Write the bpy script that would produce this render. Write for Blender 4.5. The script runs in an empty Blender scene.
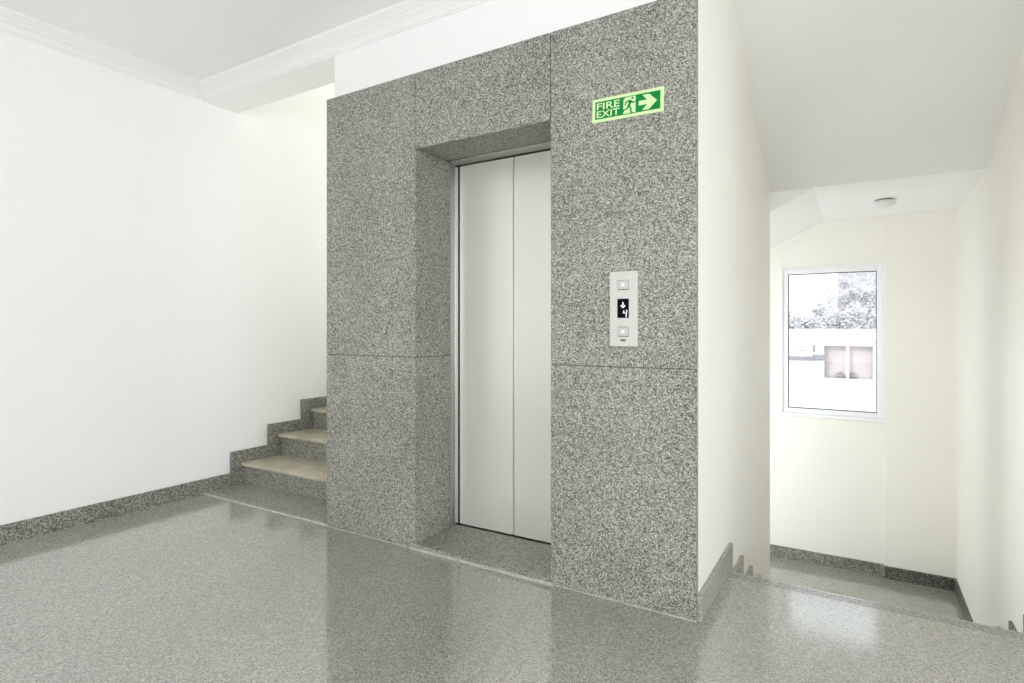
import bpy, bmesh, math, random
from mathutils import Vector, Matrix, noise
R = math.radians
random.seed(7)
S = bpy.context.scene
COL = S.collection

# ------------------------------------------------------------------ camera, world, sun, daylight, exposure
EYE, YAW, FPX, HORIZON = 1.12, 31.213, 572.66, 329.1
cam_data = bpy.data.cameras.new('camera')
cam_data.sensor_fit = 'HORIZONTAL'; cam_data.sensor_width = 36.0
cam_data.lens = FPX / 1024 * 36.0
cam_data.shift_y = -(341.5 - HORIZON) / 1024
cam_data.clip_start = .02; cam_data.clip_end = 500
cam = bpy.data.objects.new('camera', cam_data); COL.objects.link(cam)
cam.location = (0, 0, EYE); cam.rotation_euler = (R(90), 0, R(YAW))
S.camera = cam
S.view_settings.view_transform = 'Standard'; S.view_settings.look = 'None'
S.view_settings.gamma = 1; S.view_settings.use_curve_mapping = False
S.view_settings.exposure = -0.06
S.cycles.max_bounces = 14; S.cycles.diffuse_bounces = 9; S.cycles.glossy_bounces = 5
S.cycles.transparent_max_bounces = 12

world = bpy.data.worlds.new('world'); S.world = world; world.use_nodes = True
wn = world.node_tree.nodes; wl = world.node_tree.links
bg = wn['Background']; bg.inputs['Color'].default_value = (.97, .98, 1.0, 1); bg.inputs['Strength'].default_value = 2.3

sun_data = bpy.data.lights.new('sun', 'SUN'); sun_data.energy = 1.2; sun_data.angle = R(2); sun_data.color = (1, .97, .93)
sun = bpy.data.objects.new('sun', sun_data); COL.objects.link(sun)
sun.rotation_euler = (R(64), 0, R(-22))

def window_light(name, loc, rot, w, h, power, color):
    d = bpy.data.lights.new(name, 'AREA'); d.shape = 'RECTANGLE'; d.size = w; d.size_y = h
    d.energy = power; d.color = color
    o = bpy.data.objects.new(name, d); COL.objects.link(o); o.location = loc; o.rotation_euler = rot
    return o
COOL, DAY, WARM = (.90, .95, 1.0), (.98, .99, 1.0), (1.0, .96, .88)
# daylight in the lobby's window openings (behind and beside the camera), and in the upper stair window; the one behind the lift is an added fill
window_light('daylight_lobby_side', (3.28, -.6, 1.55), (R(90), 0, R(90)), 3.4, 1.9, 90, COOL)
window_light('daylight_lobby_back', (-.9, -2.78, 1.45), (R(90), 0, 0), 4.0, 2.1, 36, DAY)
window_light('added_fill_behind_lift', (-1.6, 5.90, .28), (R(-90), 0, 0), .95, 1.35, 98, DAY)  # added fill to brighten the stairwell, unseen behind the shaft
window_light('daylight_upper_landing', (-3.2, 5.90, 2.3), (R(-90), 0, 0), .9, 1.5, 84, WARM)

# ------------------------------------------------------------------ materials
def new_mat(name):
    m = bpy.data.materials.new(name); m.use_nodes = True
    return m, m.node_tree.nodes, m.node_tree.links, m.node_tree.nodes['Principled BSDF']

def plain(name, col, rough=.5, metal=0.0, spec=.5, emit=None, estr=0):
    m, n, l, b = new_mat(name)
    b.inputs['Base Color'].default_value = (*col, 1); b.inputs['Roughness'].default_value = rough
    b.inputs['Metallic'].default_value = metal; b.inputs['Specular IOR Level'].default_value = spec
    if emit:
        b.inputs['Emission Color'].default_value = (*emit, 1); b.inputs['Emission Strength'].default_value = estr
    return m

def paint(name, col, rough=.55, var=.012):
    m, n, l, b = new_mat(name)
    tc = n.new('ShaderNodeTexCoord'); nz = n.new('ShaderNodeTexNoise'); nz.inputs['Scale'].default_value = 1.7; nz.inputs['Detail'].default_value = 4
    l.new(tc.outputs['Object'], nz.inputs['Vector'])
    rp = n.new('ShaderNodeValToRGB')
    rp.color_ramp.elements[0].position = .3; rp.color_ramp.elements[1].position = .7
    rp.color_ramp.elements[0].color = (*[c * (1 - var) for c in col], 1); rp.color_ramp.elements[1].color = (*[min(1, c * (1 + var)) for c in col], 1)
    l.new(nz.outputs['Fac'], rp.inputs['Fac']); l.new(rp.outputs['Color'], b.inputs['Base Color'])
    n2 = n.new('ShaderNodeTexNoise'); n2.inputs['Scale'].default_value = 160; l.new(tc.outputs['Object'], n2.inputs['Vector'])
    bp = n.new('ShaderNodeBump'); bp.inputs['Strength'].default_value = .03; bp.inputs['Distance'].default_value = .002
    l.new(n2.outputs['Fac'], bp.inputs['Height']); l.new(bp.outputs['Normal'], b.inputs['Normal'])
    b.inputs['Roughness'].default_value = rough; b.inputs['Specular IOR Level'].default_value = .3
    return m

def granite(name, stops, scale=95, rough=.35, spec=.5, patch=.10, ior=1.5, dust=None):
    """speckled granite: random grey grains, a finer second set and soft cloudy patches"""
    m, n, l, b = new_mat(name)
    tc = n.new('ShaderNodeTexCoord')
    warp = n.new('ShaderNodeTexNoise'); warp.inputs['Scale'].default_value = 60; warp.inputs['Detail'].default_value = 2
    l.new(tc.outputs['Object'], warp.inputs['Vector'])
    mv = n.new('ShaderNodeVectorMath'); mv.operation = 'MULTIPLY_ADD'
    mv.inputs[1].default_value = (.012, .012, .012); l.new(warp.outputs['Color'], mv.inputs[0]); l.new(tc.outputs['Object'], mv.inputs[2])
    v1 = n.new('ShaderNodeTexVoronoi'); v1.inputs['Scale'].default_value = scale; l.new(mv.outputs[0], v1.inputs['Vector'])
    v2 = n.new('ShaderNodeTexVoronoi'); v2.inputs['Scale'].default_value = scale * 2.1; l.new(mv.outputs[0], v2.inputs['Vector'])
    s1 = n.new('ShaderNodeSeparateColor'); s2 = n.new('ShaderNodeSeparateColor')
    l.new(v1.outputs['Color'], s1.inputs[0]); l.new(v2.outputs['Color'], s2.inputs[0])
    mx = n.new('ShaderNodeMath'); mx.operation = 'MULTIPLY_ADD'; mx.inputs[1].default_value = .68
    mh = n.new('ShaderNodeMath'); mh.operation = 'MULTIPLY'; mh.inputs[1].default_value = .32
    l.new(s2.outputs[0], mh.inputs[0]); l.new(s1.outputs[0], mx.inputs[0]); l.new(mh.outputs[0], mx.inputs[2])
    cl = n.new('ShaderNodeTexNoise'); cl.inputs['Scale'].default_value = 2.6; cl.inputs['Detail'].default_value = 5
    l.new(tc.outputs['Object'], cl.inputs['Vector'])
    ad = n.new('ShaderNodeMath'); ad.operation = 'MULTIPLY_ADD'; ad.inputs[1].default_value = patch * 2
    sb = n.new('ShaderNodeMath'); sb.operation = 'SUBTRACT'; sb.inputs[1].default_value = .5
    l.new(cl.outputs['Fac'], sb.inputs[0]); l.new(sb.outputs[0], ad.inputs[0]); l.new(mx.outputs[0], ad.inputs[2])
    rp = n.new('ShaderNodeValToRGB'); e = rp.color_ramp.elements
    while len(e) > 1: e.remove(e[-1])
    e[0].position = stops[0][0]; e[0].color = (*stops[0][1], 1)
    for p, c in stops[1:]:
        k = e.new(p); k.color = (*c, 1)
    l.new(ad.outputs[0], rp.inputs['Fac'])
    out = rp.outputs['Color']
    if dust:
        mixn = n.new('ShaderNodeMix'); mixn.data_type = 'RGBA'; mixn.inputs['B'].default_value = (*dust[0], 1)
        dn = n.new('ShaderNodeTexNoise'); dn.inputs['Scale'].default_value = 6; dn.inputs['Detail'].default_value = 4
        l.new(tc.outputs['Object'], dn.inputs['Vector'])
        mr = n.new('ShaderNodeMapRange'); mr.inputs['From Min'].default_value = .3; mr.inputs['From Max'].default_value = .7
        mr.inputs['To Min'].default_value = dust[1]; mr.inputs['To Max'].default_value = dust[2]
        l.new(dn.outputs['Fac'], mr.inputs['Value']); l.new(mr.outputs['Result'], mixn.inputs['Factor'])
        l.new(out, mixn.inputs['A']); out = mixn.outputs['Result']
    l.new(out, b.inputs['Base Color'])
    b.inputs['Roughness'].default_value = rough; b.inputs['Specular IOR Level'].default_value = spec; b.inputs['IOR'].default_value = ior
    return m

def g(v, w=0.0): return (v * (1.015 - .1 * w), v, v * (.89 - 1.2 * w))
M = {}
M['wall'] = paint('wall_paint', (.835, .835, .825))
M['wall_warm_lit'] = paint('wall_paint_warm_lit', (.855, .838, .788))  # same plaster as the neutral walls; warmer light is put into the colour
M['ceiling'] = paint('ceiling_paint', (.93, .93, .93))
M['soffit'] = paint('soffit_paint', (.84, .835, .81))
M['coving'] = paint('coving_paint', (.83, .83, .82))
M['granite'] = granite('granite_cladding', [(0, g(.02, .01)), (.25, g(.075, .01)), (.45, g(.21, .01)), (.65, g(.34, .01)), (.85, g(.55, .01)), (1, g(.72, .01))], 270, .45, .4)
M['floor'] = granite('granite_floor', [(0, g(.10, .01)), (.3, g(.20, .015)), (.5, g(.28, .015)), (.7, g(.355, .015)), (1, g(.50, .01))], 215, .12, 1.0, .08, 2.05)
M['skirt'] = granite('granite_skirting', [(0, g(.03, .02)), (.3, g(.09, .03)), (.5, g(.18, .03)), (.7, g(.29, .03)), (.9, g(.45, .02)), (1, g(.6, .02))], 165, .35, .5)
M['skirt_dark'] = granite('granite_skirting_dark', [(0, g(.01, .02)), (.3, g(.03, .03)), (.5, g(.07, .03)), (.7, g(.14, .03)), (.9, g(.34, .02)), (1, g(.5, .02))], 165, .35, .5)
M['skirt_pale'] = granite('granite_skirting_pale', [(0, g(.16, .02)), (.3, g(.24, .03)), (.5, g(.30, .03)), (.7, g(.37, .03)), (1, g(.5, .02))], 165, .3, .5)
M['riser'] = granite('granite_riser', [(0, g(.06, .03)), (.3, g(.13, .04)), (.5, g(.23, .04)), (.7, g(.34, .04)), (1, g(.52, .03))], 165, .3, .5)
M['tread'] = granite('granite_tread', [(0, g(.16, .05)), (.3, g(.26, .05)), (.5, g(.35, .05)), (.7, g(.43, .05)), (1, g(.54, .05))], 165, .25, .5, .12, 1.5, ((.62, .55, .42), .1, .72))
M['edge'] = granite('granite_edge', [(0, g(.25, .04)), (.4, g(.38, .04)), (.7, g(.48, .04)), (1, g(.62, .03))], 165, .3, .4)
M['groove'] = plain('groove_shadow_strip', (.06, .06, .055), .8)
M['grout'] = plain('grout', (.17, .17, .155), .9)
M['concrete'] = paint('concrete', (.5, .5, .47), .8, .05)
M['upvc'] = plain('white_upvc', (.86, .86, .88), .28)
M['gasket'] = plain('rubber_gasket', (.05, .05, .06), .6)
M['plate'] = plain('faceplate_metal', (.57, .56, .52), .5, .15)
M['button'] = plain('button_metal', (.53, .52, .49), .5, .15)
M['dark'] = plain('dark_mark', (.06, .06, .055), .6)
M['screen'] = plain('display_glass', (.006, .006, .008), .5, 0, .02)
M['led'] = plain('led_white', (.8, .85, .9), .5, 0, .5, (.85, .92, 1.0), 1.1)
M['sign_green'] = plain('sign_green', (.002, .215, .045), .6, 0, .2)
M['sign_pale'] = plain('sign_pale_green', (.60, .80, .41), .6, 0, .2)
M['lamp_white'] = plain('lamp_diffuser', (.80, .80, .79), .35)
M['lamp_base'] = plain('lamp_base', (.32, .32, .31), .5)  # dark grey paints in the shadow above the diffuser
M['shaft'] = plain('shaft_dark', (.03, .03, .03), .9)

def steel(name, col, rough, metal=1.0):
    m, n, l, b = new_mat(name)
    tc = n.new('ShaderNodeTexCoord'); mp = n.new('ShaderNodeMapping'); mp.inputs['Scale'].default_value = (220, 220, 1.2)
    nz = n.new('ShaderNodeTexNoise'); nz.inputs['Scale'].default_value = 1; nz.inputs['Detail'].default_value = 3
    l.new(tc.outputs['Object'], mp.inputs['Vector']); l.new(mp.outputs['Vector'], nz.inputs['Vector'])
    mr = n.new('ShaderNodeMapRange'); mr.inputs['To Min'].default_value = rough - .004; mr.inputs['To Max'].default_value = rough + .004
    l.new(nz.outputs['Fac'], mr.inputs['Value']); l.new(mr.outputs['Result'], b.inputs['Roughness'])
    b.inputs['Base Color'].default_value = (*col, 1); b.inputs['Metallic'].default_value = metal
    return m
M['door'] = steel('brushed_steel_door', (.80, .78, .725), .30, .42)
M['frame_dark'] = steel('steel_frame_outer', (.36, .36, .33), .32, .9)
M['frame'] = steel('steel_frame', (.62, .63, .62), .22, 1.0)

def glass(name):
    m = bpy.data.materials.new(name); m.use_nodes = True; n = m.node_tree.nodes; l = m.node_tree.links
    n.remove(n['Principled BSDF'])
    t = n.new('ShaderNodeBsdfTransparent'); t.inputs['Color'].default_value = (.95, .97, .97, 1)
    gl = n.new('ShaderNodeBsdfGlossy'); gl.inputs['Roughness'].default_value = .02
    f = n.new('ShaderNodeFresnel'); f.inputs['IOR'].default_value = 1.3
    mx = n.new('ShaderNodeMixShader')
    l.new(f.outputs[0], mx.inputs[0]); l.new(t.outputs[0], mx.inputs[1]); l.new(gl.outputs[0], mx.inputs[2])
    l.new(mx.outputs[0], n['Material Output'].inputs['Surface'])
    return m
M['glass'] = glass('window_glass')
M['house'] = paint('house_render_white', (.86, .86, .86), .8, .02)
M['house_pink'] = paint('balcony_wall_pink', (.60, .54, .535), .8, .05)
M['house_grey'] = paint('house_line_grey', (.27, .265, .29), .8, .04)
M['house_glass'] = plain('house_window_glass', (.40, .40, .44), .2)
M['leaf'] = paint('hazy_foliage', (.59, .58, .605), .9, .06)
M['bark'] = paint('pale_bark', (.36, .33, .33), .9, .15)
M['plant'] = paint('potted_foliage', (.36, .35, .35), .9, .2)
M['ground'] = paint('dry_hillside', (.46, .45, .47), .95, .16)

# ------------------------------------------------------------------ mesh helpers
def wloc(o):
    v = Vector((0, 0, 0))
    while o is not None:
        v += o.location; o = o.parent
    return v

def obj(name, bm, mat, parent=None, smooth=False, kind=None):
    """link a bmesh, drawn in world coordinates, as ONE object"""
    if parent is not None: bmesh.ops.translate(bm, verts=bm.verts, vec=-wloc(parent))
    bmesh.ops.recalc_face_normals(bm, faces=bm.faces)
    me = bpy.data.meshes.new(name); bm.to_mesh(me); bm.free()
    me.materials.append(mat)
    if smooth:
        for p in me.polygons: p.use_smooth = True
    o = bpy.data.objects.new(name, me); COL.objects.link(o)
    if parent is not None: o.parent = parent
    if kind: o['kind'] = kind
    return o

def struct(name, bm, mat, parent=None, smooth=False):
    return obj(name, bm, mat, parent, smooth, None if parent else 'structure')

def thing(name, label, cat, loc, group=None, kind=None):
    o = bpy.data.objects.new(name, None); COL.objects.link(o); o.location = loc; o.empty_display_size = .1
    if kind: o['kind'] = kind
    if label: o['label'] = label
    if cat: o['category'] = cat
    if group: o['group'] = group
    return o

def box(bm, x0, x1, y0, y1, z0, z1, bev=0):
    r = bmesh.ops.create_cube(bm, size=1)
    vs = r['verts']
    for v in vs:
        v.co = Vector((x0 if v.co.x < 0 else x1, y0 if v.co.y < 0 else y1, z0 if v.co.z < 0 else z1))
    if bev:
        es = list({e for v in vs for e in v.link_edges})
        bmesh.ops.bevel(bm, geom=es, offset=bev, segments=2, affect='EDGES', profile=.5)
    return bm

def B(*boxes, bev=0):
    bm = bmesh.new()
    for b in boxes: box(bm, *b, bev=bev)
    return bm

def prism(bm, pts, axis, a, b):
    """extrude a 2-D outline; axis 'x': pts are (y,z); 'y': pts are (x,z); 'z': pts are (x,y)"""
    def P(p, t):
        return (t, p[0], p[1]) if axis == 'x' else (p[0], t, p[1]) if axis == 'y' else (p[0], p[1], t)
    A = [bm.verts.new(P(p, a)) for p in pts]; Bv = [bm.verts.new(P(p, b)) for p in pts]
    n = len(pts)
    for i in range(n): bm.faces.new((A[i], A[(i + 1) % n], Bv[(i + 1) % n], Bv[i]))
    bm.faces.new(A[::-1]); bm.faces.new(Bv)
    return bm

def PR(pts, axis, a, b): return prism(bmesh.new(), pts, axis, a, b)

def lathe(bm, prof, cx, cy, seg=40):
    rings = []
    for r, z in prof:
        rings.append([bm.verts.new((cx + r * math.cos(2 * math.pi * k / seg), cy + r * math.sin(2 * math.pi * k / seg), z)) for k in range(seg)])
    for a, b in zip(rings, rings[1:]):
        for k in range(seg): bm.faces.new((a[k], a[(k + 1) % seg], b[(k + 1) % seg], b[k]))
    bm.faces.new(rings[0][::-1]); bm.faces.new(rings[-1])
    return bm

def text_bm(body, x0, x1, z0, z1, y, depth, heavy=0.0):
    """lettering fitted to a rectangle on a wall that faces -y"""
    cu = bpy.data.curves.new('lettering', 'FONT'); cu.body = body; cu.size = 1; cu.extrude = .5; cu.offset = heavy; cu.resolution_u = 4
    o = bpy.data.objects.new('lettering', cu); COL.objects.link(o)
    me = bpy.data.meshes.new_from_object(o.evaluated_get(bpy.context.evaluated_depsgraph_get()))
    bm = bmesh.new(); bm.from_mesh(me)
    bpy.data.objects.remove(o); bpy.data.curves.remove(cu); bpy.data.meshes.remove(me)
    xs = [v.co.x for v in bm.verts]; ys = [v.co.y for v in bm.verts]
    ax, bx, ay, by = min(xs), max(xs), min(ys), max(ys)
    for v in bm.verts:
        fx = (v.co.x - ax) / (bx - ax); fy = (v.co.y - ay) / (by - ay); fz = v.co.z + .5
        v.co = Vector((x0 + fx * (x1 - x0), y - fz * depth, z0 + fy * (z1 - z0)))
    return bm

# ------------------------------------------------------------------ measurements (metres)
XW = -3.819            # left wall
XL, XR = -2.5876, -.531   # lift front, left and right edge
F = 2.2375             # granite face
PF = F + .022          # plaster face above it
XP = -2.548            # plaster return on the left
Y1 = 4.35             # back of the lift shaft
XRW = .66            # stair right wall
YR, YRP = 5.73, 5.70   # rear wall, and its thicker part
ZS = 2.072             # soffit over the lower landing
ZC = 2.765             # ceiling
ZT = 2.4227            # granite top
NL, NR, NT = -1.931, -1.157, 2.038   # door recess
DROP, LAND = -.954, 4.31
RISE, TREAD, NOSE = .159, .30, 2.79
XE, YB = 3.2, -2.7     # lobby east and back wall

# ------------------------------------------------------------------ the setting: floors
struct('floor', B((XW, XE, YB, 2.50, -.12, 0), (XR, XRW, 2.50, 2.70, -.12, 0)), M['floor'])
struct('floor.001', B((XP, XRW, LAND + .02, YR, DROP - .15, DROP)), M['floor'])            # lower landing
struct('floor.002', B((XW, XP, 4.35, YR, .80, .942)), M['floor'])                         # upper landing behind the lift

# walls
struct('wall_left', B((XW - .2, XW, YB, YR + .2, -1.1, 4.1)), M['wall'])
shaft = bmesh.new()
for b in ((XP, NL - .02, PF, 2.66, 0, ZC), (NR + .02, XR - .02, PF, 2.66, -1.1, ZC), (NL - .02, NR + .02, PF, 2.66, NT + .02, ZC),
          (XP, XP + .12, 2.66, Y1, -.1, 3.85), (XP + .12, XR - .12, Y1 - .12, Y1, -1.1, 3.85)):
    box(shaft, *b)
struct('wall_front', shaft, M['wall'])
struct('wall_shaft', B((XR - .12, XR, 2.66, Y1, -1.1, 3.85), (XR - .02, XR, PF, 2.66, -1.1, 2.95)), M['wall_warm_lit'])  # same plaster as wall_front, tinted for the light on this side
struct('wall_right', B((XRW, XRW + .2, 2.26, YR + .2, -1.1, 3.9), (XRW + .2, XE, 2.26, 2.46, 0, ZC)), M['wall_warm_lit'])
WX0, WX1, WZ0, WZ1 = -.608, .187, .350, 1.674
struct('wall_rear', B((XW, -3.65, YR, YR + .2, -1.1, 4.1), (-3.65, -2.75, YR, YR + .2, -1.1, 1.55), (-3.65, -2.75, YR, YR + .2, 3.05, 4.1),
                      (-2.75, -2.1, YR, YR + .2, -1.1, 4.1), (-2.1, -1.1, YR, YR + .2, -1.1, -.45), (-2.1, -1.1, YR, YR + .2, 1.0, 4.1), (-1.1, WX0, YR, YR + .2, -1.1, 4.1), (WX0, WX1, YR, YR + .2, -1.1, WZ0), (WX0, WX1, YR, YR + .2, WZ1, 4.1),
                      (WX1, XRW, YR, YR + .2, -1.1, 4.1), (WX1, XRW, YRP, YR, DROP, ZS)), M['wall_warm_lit'])
struct('wall_back', B((XW, -2.95, YB - .2, YB, 0, ZC), (-2.95, 1.15, YB - .2, YB, 0, .4), (-2.95, 1.15, YB - .2, YB, 2.5, ZC), (1.15, XE, YB - .2, YB, 0, ZC)), M['wall'])
struct('wall_side', B((XE, XE + .2, YB, -2.3, 0, ZC), (XE, XE + .2, -2.3, 1.1, 0, .6), (XE, XE + .2, -2.3, 1.1, 2.5, ZC), (XE, XE + .2, 1.1, 2.46, 0, ZC)), M['wall'])

# ceilings and soffits
struct('ceiling', B((XW - .2, XE + .2, YB - .2, 2.46, ZC, ZC + .25)), M['ceiling'])
SL = .50
bx = -.26
struct('ceiling.001', PR([(2.46, ZS + SL * (Y1 - 2.46)), (Y1, ZS), (Y1, ZS + .16), (2.46, ZS + SL * (Y1 - 2.46) + .2)], 'x', XR, XRW), M['soffit'])
struct('ceiling.005', B((bx, XRW, Y1, YR, ZS, ZS + .16)), M['ceiling'])  # whiter paint stands in for light bounced up from the landing floor
struct('ceiling.002', PR([(2.50, 2.70), (4.35, 3.80), (YR, 3.80), (YR, 4.05), (4.25, 4.05), (2.46, ZC + .25), (2.46, 2.86), (2.50, 2.86)], 'x', XW, XP + .12), M['ceiling'])
struct('ceiling.003', PR([(bx, ZS), (XP, ZS - (bx - XP) * .5), (XP, ZS - (bx - XP) * .5 + .22), (bx, ZS + .159)], 'y', Y1, YR), M['ceiling'])
struct('ceiling.004', B((XP + .12, XRW + .2, 2.46, YR + .2, 3.82, 4.05), (XP + .12, XRW + .2, 2.40, 2.50, ZC + .2, 3.85)), M['ceiling'])

# beam over the stair opening, coving
struct('trim_3', B((XW, XP, PF, 2.50, 2.670, ZC + .1)), M['ceiling'])
def cove(sgn_proj):
    # (projection from wall, height) outline of the moulding
    return [(0, 2.672), (.005, 2.673), (.008, 2.680), (.014, 2.683), (.019, 2.694), (.030, 2.708), (.045, 2.721), (.051, 2.729), (.059, 2.735), (.067, 2.743), (.076, 2.750), (.083, 2.757), (.088, ZC + .001), (0, ZC + .001)]
def sweep_cove(name, path):
    """run the moulding along a path of (x, y, outward normal x, outward normal y) with mitred corner"""
    bm = bmesh.new(); prof = cove(1); rings = []
    for x, y, nx, ny in path:
        rings.append([bm.verts.new((x + nx * p, y + ny * p, z)) for p, z in prof])
    for a, b in zip(rings, rings[1:]):
        for k in range(len(prof)): bm.faces.new((a[k], a[(k + 1) % len(prof)], b[(k + 1) % len(prof)], b[k]))
    bm.faces.new(rings[0][::-1]); bm.faces.new(rings[-1])
    return struct(name, bm, M['coving'])
sweep_cove('trim_1', [(XW, YB, 1, 0), (XW, PF, 1, -1)])
sweep_cove('trim_2', [(XW, PF, 1, -1), (XE, PF, 0, -1)])

# ------------------------------------------------------------------ skirtings
SK, ST = .100, .018
bl = B((XW - .01, XW + ST, YB, 2.437, -.02, SK, ))
for k in range(6):
    y0 = 2.437 + .301 * k; z = .248 + .155 * k
    box(bl, XW - .01, XW + ST, y0, min(y0 + .301, 4.2), max(-.02, z - .33), z)
struct('baseboard_left', bl, M['skirt'])
def down_skirt(x0, x1, y_start, hs):
    bm = B((x0, x1, y_start, NOSE + .085, -.16, SK))
    for k in range(1, 6):
        box(bm, x0, x1, NOSE + TREAD * (k - 1) + .085, NOSE + TREAD * k + .085, -RISE * k - .25, hs - RISE * k)
    box(bm, x0, x1, NOSE + TREAD * 5 + .085, YRP if x0 > 0 else Y1, DROP - .02, DROP + SK)
    return bm
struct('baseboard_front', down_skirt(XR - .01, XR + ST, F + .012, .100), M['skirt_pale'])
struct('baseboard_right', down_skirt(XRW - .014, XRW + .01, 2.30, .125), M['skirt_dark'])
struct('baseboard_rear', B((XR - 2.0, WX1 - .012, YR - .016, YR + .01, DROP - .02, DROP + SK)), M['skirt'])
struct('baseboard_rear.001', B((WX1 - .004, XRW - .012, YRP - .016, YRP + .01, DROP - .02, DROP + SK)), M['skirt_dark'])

# ------------------------------------------------------------------ granite cladding round the lift door
clad = thing('wall_cladding', None, None, (XL, F, 0), kind='structure')
SEAM, G = .977, .0016
def slab(*b): return obj('granite_slab', B(b, bev=.0012), M['granite'], clad)
slab(XL, NL, F, PF + .004, 0, SEAM - G)
slab(XL, NL, F, PF + .004, SEAM + G, ZT)
slab(NL + 2 * G, NR - 2 * G, F, PF + .004, NT, ZT)
slab(NR, XR, F, PF + .004, 0, SEAM - .012 - G)
slab(NR, XR, F, PF + .004, SEAM - .012 + G, ZT)
slab(XL, XP + .004, PF + .004, 2.36, 0, SEAM - G)                 # return into the stair opening
slab(XL, XP + .004, PF + .004, 2.36, SEAM + G, ZT)
slab(NL - .018, NL, PF + .004, 2.526, 0, SEAM - G)                 # jambs of the recess
slab(NL - .018, NL, PF + .004, 2.526, SEAM + G, NT)
slab(NR, NR + .018, PF + .004, 2.526, 0, SEAM - .012 - G)
slab(NR, NR + .018, PF + .004, 2.526, SEAM - .012 + G, NT)
slab(NL, NR, PF + .004, 2.490, NT, NT + .018)                      # head of the recess
obj('grout', B((XL + .003, NL - .002, F + .006, PF + .003, SEAM - .004, SEAM + .004), (NR + .002, XR - .003, F + .006, PF + .003, SEAM - .016, SEAM - .008),
               (NL - .004, NL + .008, F + .006, PF + .003, NT + .002, ZT - .003), (NR - .008, NR + .004, F + .006, PF + .003, NT + .002, ZT - .003)), M['grout'], clad)
obj('sill_slab', B((NL, NR, F - .004, 2.585, 0, .026), bev=.002), M['riser'], clad)  # darker riser granite stands in for the shade inside the recess
obj('sill_edge', B((NL - .02, NR + .02, F - .016, F - .0035, -.002, .013), bev=.003), M['edge'], clad)
obj('base_joint', B((XL, NL - .02, F - .004, F + .002, -.002, .004), (NR + .02, XR, F - .004, F + .002, -.002, .004)), M['edge'], clad)

# ------------------------------------------------------------------ the lift itself
lift = thing('elevator', 'closed elevator with two plain brushed steel door leaves in a granite recess', 'elevator', ((NL + NR) / 2, 2.60, .026))
YD, XM, ZB, ZH = 2.594, -1.565, .031, 2.031
fr = obj('door_frame', B((NL - .02, NL, 2.528, 2.640, .0, NT - .002), (NR, NR + .02, 2.528, 2.640, .0, NT - .002), (NL - .02, NR + .02, 2.492, 2.640, NT - .002, NT + .02), bev=.001), M['frame_dark'], lift)
obj('jamb_lip', B((NL - .001, NL + .011, 2.560, 2.590, .026, NT - .001), bev=.0015), M['frame'], fr)
obj('jamb_lip', B((NR - .011, NR + .001, 2.560, 2.590, .026, NT - .001), bev=.0015), M['frame'], fr)
obj('head_lip', B((NL, NR, 2.492, 2.498, NT - .005, NT - .001), bev=.001), M['frame'], fr)
obj('door_panel', B((NL + .0165, XM - .002, YD, YD + .03, ZB, ZH), bev=.002), M['door'], lift)
obj('door_panel', B((XM + .002, NR + .01, YD, YD + .03, ZB, ZH), bev=.002), M['door'], lift)
obj('edge_strip', B((XM + .010, XM + .0125, YD - .0008, YD + .002, ZB + .002, ZH - .002)), M['frame'], lift)
obj('door_sill', B((NL, NR, 2.585, 2.655, .006, .024)), M['frame'], lift)
obj('car_wall', B((NL - .02, NR + .02, 2.648, 2.665, .0, NT + .05)), M['shaft'], lift)

# ------------------------------------------------------------------ call panel
PX0, PX1, PZ0, PZ1 = -.879, -.760, 1.049, 1.355
cp = thing('call_panel', 'slim steel elevator call panel with black floor display on the granite', 'elevator call panel', ((PX0 + PX1) / 2, F, PZ0))
PY = F - .011
obj('faceplate', B((PX0, PX1, PY, F + .001, PZ0, PZ1), bev=.002), M['plate'], cp)
pcx = -.8205
def ring2(x0, x1, z0, z1, w, h):
    bm = bmesh.new()
    o = [(x0, z0), (x1, z0), (x1, z1), (x0, z1)]; i = [(x0 + w, z0 + h), (x1 - w, z0 + h), (x1 - w, z1 - h * .6), (x0 + w, z1 - h * .6)]
    vo = [[bm.verts.new((x, y, z)) for x, z in q] for q in (o, i) for y in (PY - .0012, PY + .001)]
    for k in range(4):
        l = (k + 1) % 4
        bm.faces.new((vo[0][k], vo[0][l], vo[2][l], vo[2][k])); bm.faces.new((vo[1][k], vo[1][l], vo[3][l], vo[3][k]))
        bm.faces.new((vo[0][k], vo[0][l], vo[1][l], vo[1][k])); bm.faces.new((vo[2][k], vo[2][l], vo[3][l], vo[3][k]))
    return bm
def button(zc):
    obj('button_shadow_gap', ring2(pcx - .0225, pcx + .0225, zc - .0205, zc + .0195, .0005, .0024), M['dark'], cp)  # dark ring drawn for the shadow gaps above and below the button
    b = obj('call_button', B((pcx - .0215, pcx + .0215, PY - .003, PY + .001, zc - .0180, zc + .0180), bev=.0015), M['button'], cp)
    obj('indicator_lamp', B((pcx - .004, pcx + .004, PY - .0042, PY - .002, zc - .005, zc + .005), bev=.001), M['led'], b)
button(1.300); button(1.110)
dz0, dz1 = 1.1655, 1.2435
dp = obj('floor_display', B((-.8445, -.7965, PY - .0025, PY + .001, dz0, dz1), bev=.001), M['screen'], cp)
ay = PY - .0026
ar = bmesh.new(); ac = -.8205
prism(ar, [(ac - .0015, 1.2300), (ac + .0015, 1.2300), (ac + .0015, 1.2120), (ac + .0080, 1.2175), (ac + .0100, 1.2150), (ac, 1.2050), (ac - .0100, 1.2150), (ac - .0080, 1.2175), (ac - .0015, 1.2120)], 'y', ay - .0006, ay + .001)
obj('down_arrow', ar, M['led'], dp)
fo = bmesh.new(); fx = -.8090
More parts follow.
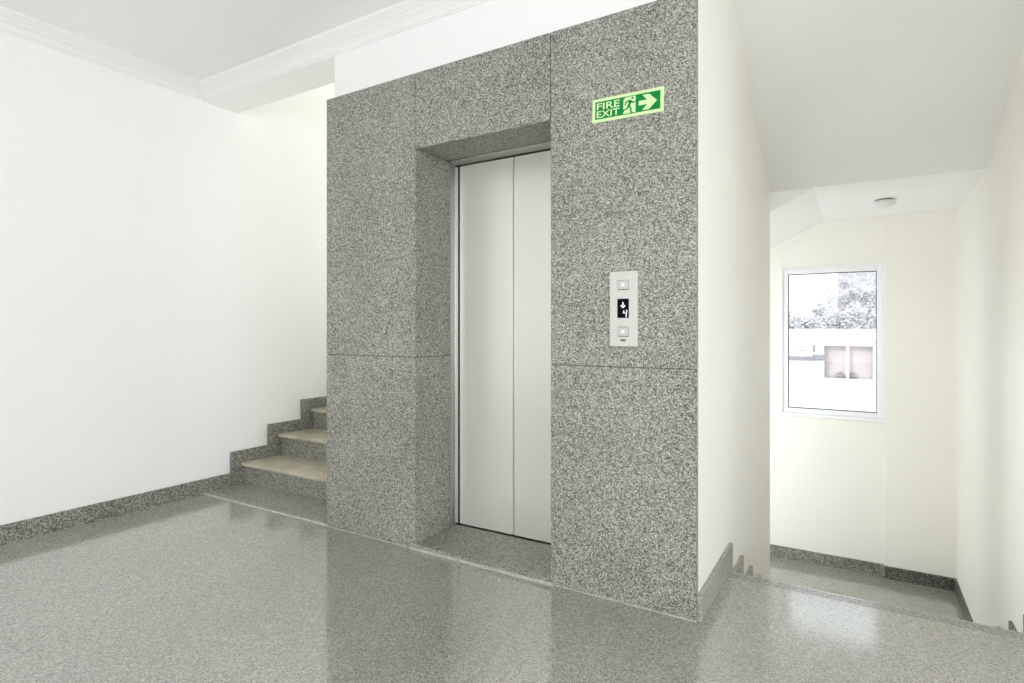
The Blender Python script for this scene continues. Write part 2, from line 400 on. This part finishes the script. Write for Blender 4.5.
for q in ([(fx - .0085, 1.1960), (fx - .0060, 1.1960), (fx - .0072, 1.1862), (fx - .0097, 1.1862)],
          [(fx - .0097, 1.1862), (fx + .0058, 1.1862), (fx + .0054, 1.1840), (fx - .0102, 1.1840)],
          [(fx + .0040, 1.1975), (fx + .0066, 1.1975), (fx + .0034, 1.1685), (fx + .0008, 1.1685)]):
    prism(fo, q, 'y', ay - .0006, ay + .001)
obj('floor_digit', fo, M['led'], dp)
lg = bmesh.new()
for k in range(3):
    x0 = pcx - .0105 + k * .0075
    prism(lg, [(x0, 1.0700), (x0 + .0056, 1.0700), (x0 + .0066, 1.0790), (x0 + .0010, 1.0790)], 'y', PY - .0006, PY + .001)
obj('maker_mark', lg, M['dark'], cp)

# ------------------------------------------------------------------ fire exit sign
SX0, SX1, SZ0, SZ1 = -.960, -.657, 1.981, 2.079
sg = thing('fire_exit_sign', 'green fire exit sign with running figure and right arrow on granite', 'sign', ((SX0 + SX1) / 2, F, SZ0))
SW, SH = SX1 - SX0, SZ1 - SZ0
def U(u): return SX0 + u * SW
def V(v): return SZ1 - v * SH
obj('backing_board', B((SX0, SX1, F - .003, F + .0005, SZ0, SZ1), bev=.0005), M['sign_pale'], sg)
obj('green_field', B((U(.045), U(.955), F - .0036, F - .0028, V(.868), V(.132))), M['sign_green'], sg)
TY = F - .0035
obj('lettering', text_bm('FIRE', U(.068), U(.398), V(.475), V(.195), TY, .0007, .012), M['sign_pale'], sg)
obj('lettering', text_bm('EXIT', U(.068), U(.398), V(.810), V(.530), TY, .0007, .012), M['sign_pale'], sg)
pg = obj('pictogram_panel', B((U(.452), U(.622), F - .0042, F - .0034, V(.835), V(.165))), M['sign_pale'], sg)
man = bmesh.new(); my = F - .0041
def poly(pts): prism(man, [(U(.452 + .170 * a), V(.165 + .67 * b)) for a, b in pts], 'y', my - .0006, my + .0002)
poly([(.74 + .085 * math.cos(t * math.pi / 8), .115 + .075 * math.sin(t * math.pi / 8)) for t in range(16)])     # head
poly([(.42, .20), (.64, .22), (.70, .30), (.55, .58), (.36, .55), (.44, .38)])            # trunk
poly([(.62, .24), (.86, .36), (1.0, .30), (1.0, .38), (.85, .44), (.58, .34)])            # leading arm
poly([(.44, .20), (.50, .27), (.27, .36), (.17, .50), (.09, .46), (.20, .28)])            # trailing arm
poly([(.38, .52), (.53, .55), (.66, .70), (.70, .95), (.82, .98), (.82, 1.0), (.60, 1.0), (.55, .76)])  # front leg
poly([(.36, .50), (.50, .56), (.38, .74), (.10, .80), (.02, .90), (.0, .88), (.0, .74), (.30, .66)])    # rear leg
poly([(0, 0), (.16, 0), (.05, .12), (0, .12)])
obj('running_figure', man, M['sign_green'], pg)
aw = bmesh.new()
prism(aw, [(U(.665), V(.42)), (U(.780), V(.42)), (U(.712), V(.20)), (U(.805), V(.20)), (U(.912), V(.51)), (U(.805), V(.82)), (U(.712), V(.82)), (U(.780), V(.60)), (U(.665), V(.60))], 'y', F - .0042, F - .0034)
obj('arrow', aw, M['sign_pale'], sg)
sg.rotation_euler = (0, .02, 0)        # hung very slightly out of level

# ------------------------------------------------------------------ staircases
def tread_profile(yn, z, depth, sgn, th=.028):
    """cross-section (y,z) of a tread slab: rounded nosing at yn and three anti-slip grooves behind it"""
    p = [(yn, z - th), (yn, z - .006), (yn + sgn * .002, z - .0015), (yn + sgn * .006, z)]
    for k in range(3):
        a = .024 + k * .019
        p += [(yn + sgn * a, z), (yn + sgn * (a + .0004), z - .004), (yn + sgn * (a + .0056), z - .004), (yn + sgn * (a + .006), z)]
    return p + [(yn + sgn * depth, z), (yn + sgn * depth, z - th)]

up = thing('staircase', 'grey granite steps climbing along the white wall left of the elevator', 'stairs', ((XW + XP) / 2, 2.24, 0))
UR = .157
X0, X1 = XW + .002, XP - .002
obj('threshold_slab', B((X0, XL - .002, 2.240, 2.60, -.01, .010), bev=.003), M['floor'], up)
obj('threshold_edge', B((X0 + .02, XL - .002, 2.232, 2.2405, -.002, .0085), bev=.002), M['edge'], up)

pts = [(2.566, 0.0)]
for k in range(6):
    yb = 2.566 + .306 * k
    pts += [(yb, UR * (k + 1) - .023), (yb + .306, UR * (k + 1) - .023)]
pts += [(pts[-1][0], .72), (3.0, .0)]
obj('flight_body', PR(pts, 'x', X0, X1), M['concrete'], up)
for k in range(6):
    yn = 2.516 + .306 * k; zt = UR * (k + 1)
    obj('riser', B((X0, X1, yn + .026, yn + .051, max(.008, zt - UR), zt - .021)), M['riser'], up)
    t = obj('tread', B((X0, X1, yn + .003, yn + .356 if k < 5 else yn + .33, zt - .022, zt), bev=.003), M['tread'], up)
    obj('nosing', B((X0, X1, yn, yn + .0045, zt - .0165, zt - .001), bev=.002), M['tread'], t)

dn = thing('staircase', 'grey granite steps going down beside the elevator to the window landing', 'stairs', ((XR + XRW) / 2, 2.70, 0))
A0, A1 = XR + .001, XRW - .001
pts = [(2.76, -.028)]
for k in range(1, 6):
    yb = NOSE - .025 + TREAD * (k - 1)
    pts += [(yb, -RISE * k - .029), (yb + TREAD, -RISE * k - .029)]
pts += [(LAND - .03, DROP), (LAND - .03, DROP - .15), (4.0, DROP - .15), (2.71, -.35), (2.71, -.028)]
pts[0] = (2.765, -.029)
obj('flight_body', PR(pts, 'x', A0, A1), M['concrete'], dn)
for k in range(6):
    yn = NOSE + TREAD * k; zt = -RISE * k
    td = obj('tread', PR(tread_profile(yn, zt, .09 if k == 0 else TREAD + .02, -1), 'x', A0, A1), M['floor'], dn)
    for q in range(3):
        a = yn - .024 - q * .019
        obj('groove_line', B((A0 + .02, A1 - .015, a - .0055, a - .0005, zt - .0045, zt - .0012)), M['groove'], td)
    obj('riser', B((A0, A1, yn - .025, yn - .003, -RISE * (k + 1), zt - .028)), M['riser'], dn)

# ------------------------------------------------------------------ ceiling light on the landing soffit
LX, LY = .158, 5.02
cl = thing('ceiling_light', 'small round white ceiling light above the stair landing', 'ceiling light', (LX, LY, ZS))
obj('lamp_base', lathe(bmesh.new(), [(.060, ZS + .001), (.060, ZS - .012), (.056, ZS - .014)], LX, LY), M['lamp_base'], cl, True)
obj('lamp_diffuser', lathe(bmesh.new(), [(.068, ZS - .012), (.074, ZS - .016), (.075, ZS - .030), (.071, ZS - .040), (.058, ZS - .050), (.035, ZS - .056), (.01, ZS - .058)], LX, LY), M['lamp_white'], cl, True)

# ------------------------------------------------------------------ the stair window
def ring(bm, x0, x1, z0, z1, w, y0, y1, bev=.002):
    for b in ((x0, x0 + w, y0, y1, z0, z1), (x1 - w, x1, y0, y1, z0, z1), (x0 + w, x1 - w, y0, y1, z0, z0 + w), (x0 + w, x1 - w, y0, y1, z1 - w, z1)):
        box(bm, *b, bev=bev)
    return bm
def casement(name, x0, x1, z0, z1):
    win = thing(name, None, None, ((x0 + x1) / 2, YR, z0), kind='structure')
    obj('window_frame', ring(bmesh.new(), x0, x1, z0, z1, .016, YR - .014, YR + .10), M['upvc'], win)
    obj('sash', ring(bmesh.new(), x0 + .016, x1 - .016, z0 + .016, z1 - .016, .043, YR + .004, YR + .07, .004), M['upvc'], win)
    obj('gasket', ring(bmesh.new(), x0 + .059, x1 - .059, z0 + .059, z1 - .059, .005, YR + .018, YR + .05, 0), M['gasket'], win)
    obj('pane', B((x0 + .060, x1 - .060, YR + .032, YR + .038, z0 + .060, z1 - .060)), M['glass'], win)
    obj('window_sill', B((x0 - .004, x1 + .004, YR - .020, YR + .004, z0 - .012, z0 + .004), bev=.003), M['upvc'], win)
casement('window_1', WX0, WX1, WZ0, WZ1)
casement('window_added', -2.1, -1.1, -.45, 1.0)  # added opening for the fill light, hidden behind the lift shaft
casement('window_3', -3.65, -2.75, 1.55, 3.05)

# ------------------------------------------------------------------ outside: white house with a balcony, trees, block on the rise
def at(px, Y):
    t = (px - 512) / FPX; s, c = math.sin(R(YAW)), math.cos(R(YAW))
    return (-s + t * c) / (c + t * s) * Y
def zat(px, py, Y):
    t = (px - 512) / FPX; s, c = math.sin(R(YAW)), math.cos(R(YAW))
    return EYE - (py - HORIZON) / FPX * Y / (c + t * s)
HY = 36.0
GZ = -10.0
ox0, ox1 = at(824, HY), at(873, HY)
oz1, oz0 = zat(848, 346, HY), zat(848, 379, HY)
rz = zat(830, 329, HY)
house = thing('house', 'white house with a recessed pink balcony seen through the stair window', 'house', (0, HY + 4, GZ))
hx0, hx1 = -12.0, 8.0
hw = B((hx0, ox0, HY, HY + .3, GZ, rz - .5), (ox1, hx1, HY, HY + .3, GZ, rz - .5), (ox0, ox1, HY, HY + .3, GZ, oz0), (ox0, ox1, HY, HY + .3, oz1, rz - .5),
       (hx0, hx0 + .3, HY + .3, HY + 6.5, GZ, rz - .5), (hx1 - .3, hx1, HY + .3, HY + 6.5, GZ, rz - .5), (hx0 + .3, hx1 - .3, HY + 6.2, HY + 6.5, GZ, rz - .5))
obj('outer_wall', hw, M['house'], house)
obj('parapet', B((hx0 - .3, hx1 + .3, HY - .35, HY + 6.8, rz - .5, rz)), M['house'], house)
obj('balcony_wall', B((ox0 - .3, ox1 + .3, HY + .55, HY + .70, oz0 - .6, oz1 + .4)), M['house_pink'], house)
obj('balcony_floor', B((ox0 - .3, ox1 + .3, HY + .3, HY + .55, oz0 - .3, oz0 - .2)), M['house'], house)
pc = at(847.5, HY)
obj('balcony_post', B((pc - .075, pc + .075, HY + .05, HY + .25, oz0, oz1), bev=.02), M['house'], house)
zl = zat(800, 358, HY)
obj('string_course_shadow', B((hx0, ox0 - .05, HY - .12, HY + .01, zl - .12, zl + .10)), M['house_grey'], house)  # dark grey puts the shadow line under the course into its colour
obj('string_course_shadow', B((ox0 - .55, ox0 + .05, HY - .16, HY + .01, zl - .02, zl + .22)), M['house_grey'], house)
px_ = at(814, HY)
obj('vent_slot', B((px_ - .06, px_ + .06, HY - .02, HY + .02, zat(814, 352, HY), zat(814, 345, HY))), M['house_grey'], house)
wz = zat(800, 350, HY)
wf = obj('house_window', B((at(793, HY), at(806, HY), HY - .03, HY + .02, wz - .12, wz + .10)), M['upvc'], house)
obj('house_pane', B((at(798, HY), at(805, HY), HY - .035, HY - .028, wz - .08, wz + .04)), M['house_glass'], wf)

def blob_mesh(spots, seed, amp):
    bm = bmesh.new(); off = Vector((seed * 7.1, seed * 3.3, seed * 1.7))
    for c, r in spots:
        q = bmesh.ops.create_icosphere(bm, subdivisions=3, radius=r)
        for v in q['verts']:
            d = v.co.normalized()
            v.co = v.co + d * (noise.noise((v.co + c + off) * (2.6 / r)) * amp * r + noise.noise((v.co + c + off) * (8.0 / r)) * amp * .9 * r) + c
    return bm
for k, dx in enumerate((-.28, .18)):
    pp = thing('potted_plant', ('dark bushy potted plant left of the white balcony post', 'dark bushy potted plant right of the white balcony post')[k], 'plant', (pc + dx * 1.3, HY + .42, oz0 - .2), 'plants on the balcony')
    x, y, z = pp.location
    obj('pot', lathe(bmesh.new(), [(.08, z), (.11, z + .22), (.115, z + .24)], x, y, 16), M['ground'], pp)
    obj('foliage', blob_mesh([(Vector((x, y, z + .36)), .11), (Vector((x + .12, y, z + .32)), .10), (Vector((x - .12, y - .02, z + .33)), .10), (Vector((x + .02, y, z + .47)), .08)], k, .3), M['plant'], pp)

hill = bmesh.new()
NXH, NYH = 40, 30
grid = []
for j in range(NYH + 1):
    row = []
    for i in range(NXH + 1):
        x = -70 + 110 * i / NXH; y = 8 + 112 * j / NYH
        t = max(0, min(1, (y - 48) / 50)); z = GZ + 12 * t * t * (3 - 2 * t) + max(0, y - 84) ** 1.15 * .75 + (.6 + max(0, y - 80) * .06) * noise.noise(Vector((x * .08, y * .08, 0)))
        row.append(hill.verts.new((x, y, z)))
    grid.append(row)
for j in range(NYH):
    for i in range(NXH): hill.faces.new((grid[j][i], grid[j][i + 1], grid[j + 1][i + 1], grid[j + 1][i]))
gr = obj('ground', hill, M['ground'], None, True, 'structure')

BY = 74.0
bx1 = at(836, BY); bz0 = zat(815, 312, BY)
blk = thing('apartment_block', 'plain white building block rising behind the trees at upper left of the window', 'building', (bx1 - 8, BY + 5, -9))
obj('outer_wall', B((bx1 - 16, bx1, BY, BY + 10, -9, bz0 + 14)), M['house'], blk)
obj('roof_slab', B((bx1 - 16.3, bx1 + .3, BY - .3, BY + 10.3, bz0 + 14, bz0 + 14.4)), M['house'], blk)

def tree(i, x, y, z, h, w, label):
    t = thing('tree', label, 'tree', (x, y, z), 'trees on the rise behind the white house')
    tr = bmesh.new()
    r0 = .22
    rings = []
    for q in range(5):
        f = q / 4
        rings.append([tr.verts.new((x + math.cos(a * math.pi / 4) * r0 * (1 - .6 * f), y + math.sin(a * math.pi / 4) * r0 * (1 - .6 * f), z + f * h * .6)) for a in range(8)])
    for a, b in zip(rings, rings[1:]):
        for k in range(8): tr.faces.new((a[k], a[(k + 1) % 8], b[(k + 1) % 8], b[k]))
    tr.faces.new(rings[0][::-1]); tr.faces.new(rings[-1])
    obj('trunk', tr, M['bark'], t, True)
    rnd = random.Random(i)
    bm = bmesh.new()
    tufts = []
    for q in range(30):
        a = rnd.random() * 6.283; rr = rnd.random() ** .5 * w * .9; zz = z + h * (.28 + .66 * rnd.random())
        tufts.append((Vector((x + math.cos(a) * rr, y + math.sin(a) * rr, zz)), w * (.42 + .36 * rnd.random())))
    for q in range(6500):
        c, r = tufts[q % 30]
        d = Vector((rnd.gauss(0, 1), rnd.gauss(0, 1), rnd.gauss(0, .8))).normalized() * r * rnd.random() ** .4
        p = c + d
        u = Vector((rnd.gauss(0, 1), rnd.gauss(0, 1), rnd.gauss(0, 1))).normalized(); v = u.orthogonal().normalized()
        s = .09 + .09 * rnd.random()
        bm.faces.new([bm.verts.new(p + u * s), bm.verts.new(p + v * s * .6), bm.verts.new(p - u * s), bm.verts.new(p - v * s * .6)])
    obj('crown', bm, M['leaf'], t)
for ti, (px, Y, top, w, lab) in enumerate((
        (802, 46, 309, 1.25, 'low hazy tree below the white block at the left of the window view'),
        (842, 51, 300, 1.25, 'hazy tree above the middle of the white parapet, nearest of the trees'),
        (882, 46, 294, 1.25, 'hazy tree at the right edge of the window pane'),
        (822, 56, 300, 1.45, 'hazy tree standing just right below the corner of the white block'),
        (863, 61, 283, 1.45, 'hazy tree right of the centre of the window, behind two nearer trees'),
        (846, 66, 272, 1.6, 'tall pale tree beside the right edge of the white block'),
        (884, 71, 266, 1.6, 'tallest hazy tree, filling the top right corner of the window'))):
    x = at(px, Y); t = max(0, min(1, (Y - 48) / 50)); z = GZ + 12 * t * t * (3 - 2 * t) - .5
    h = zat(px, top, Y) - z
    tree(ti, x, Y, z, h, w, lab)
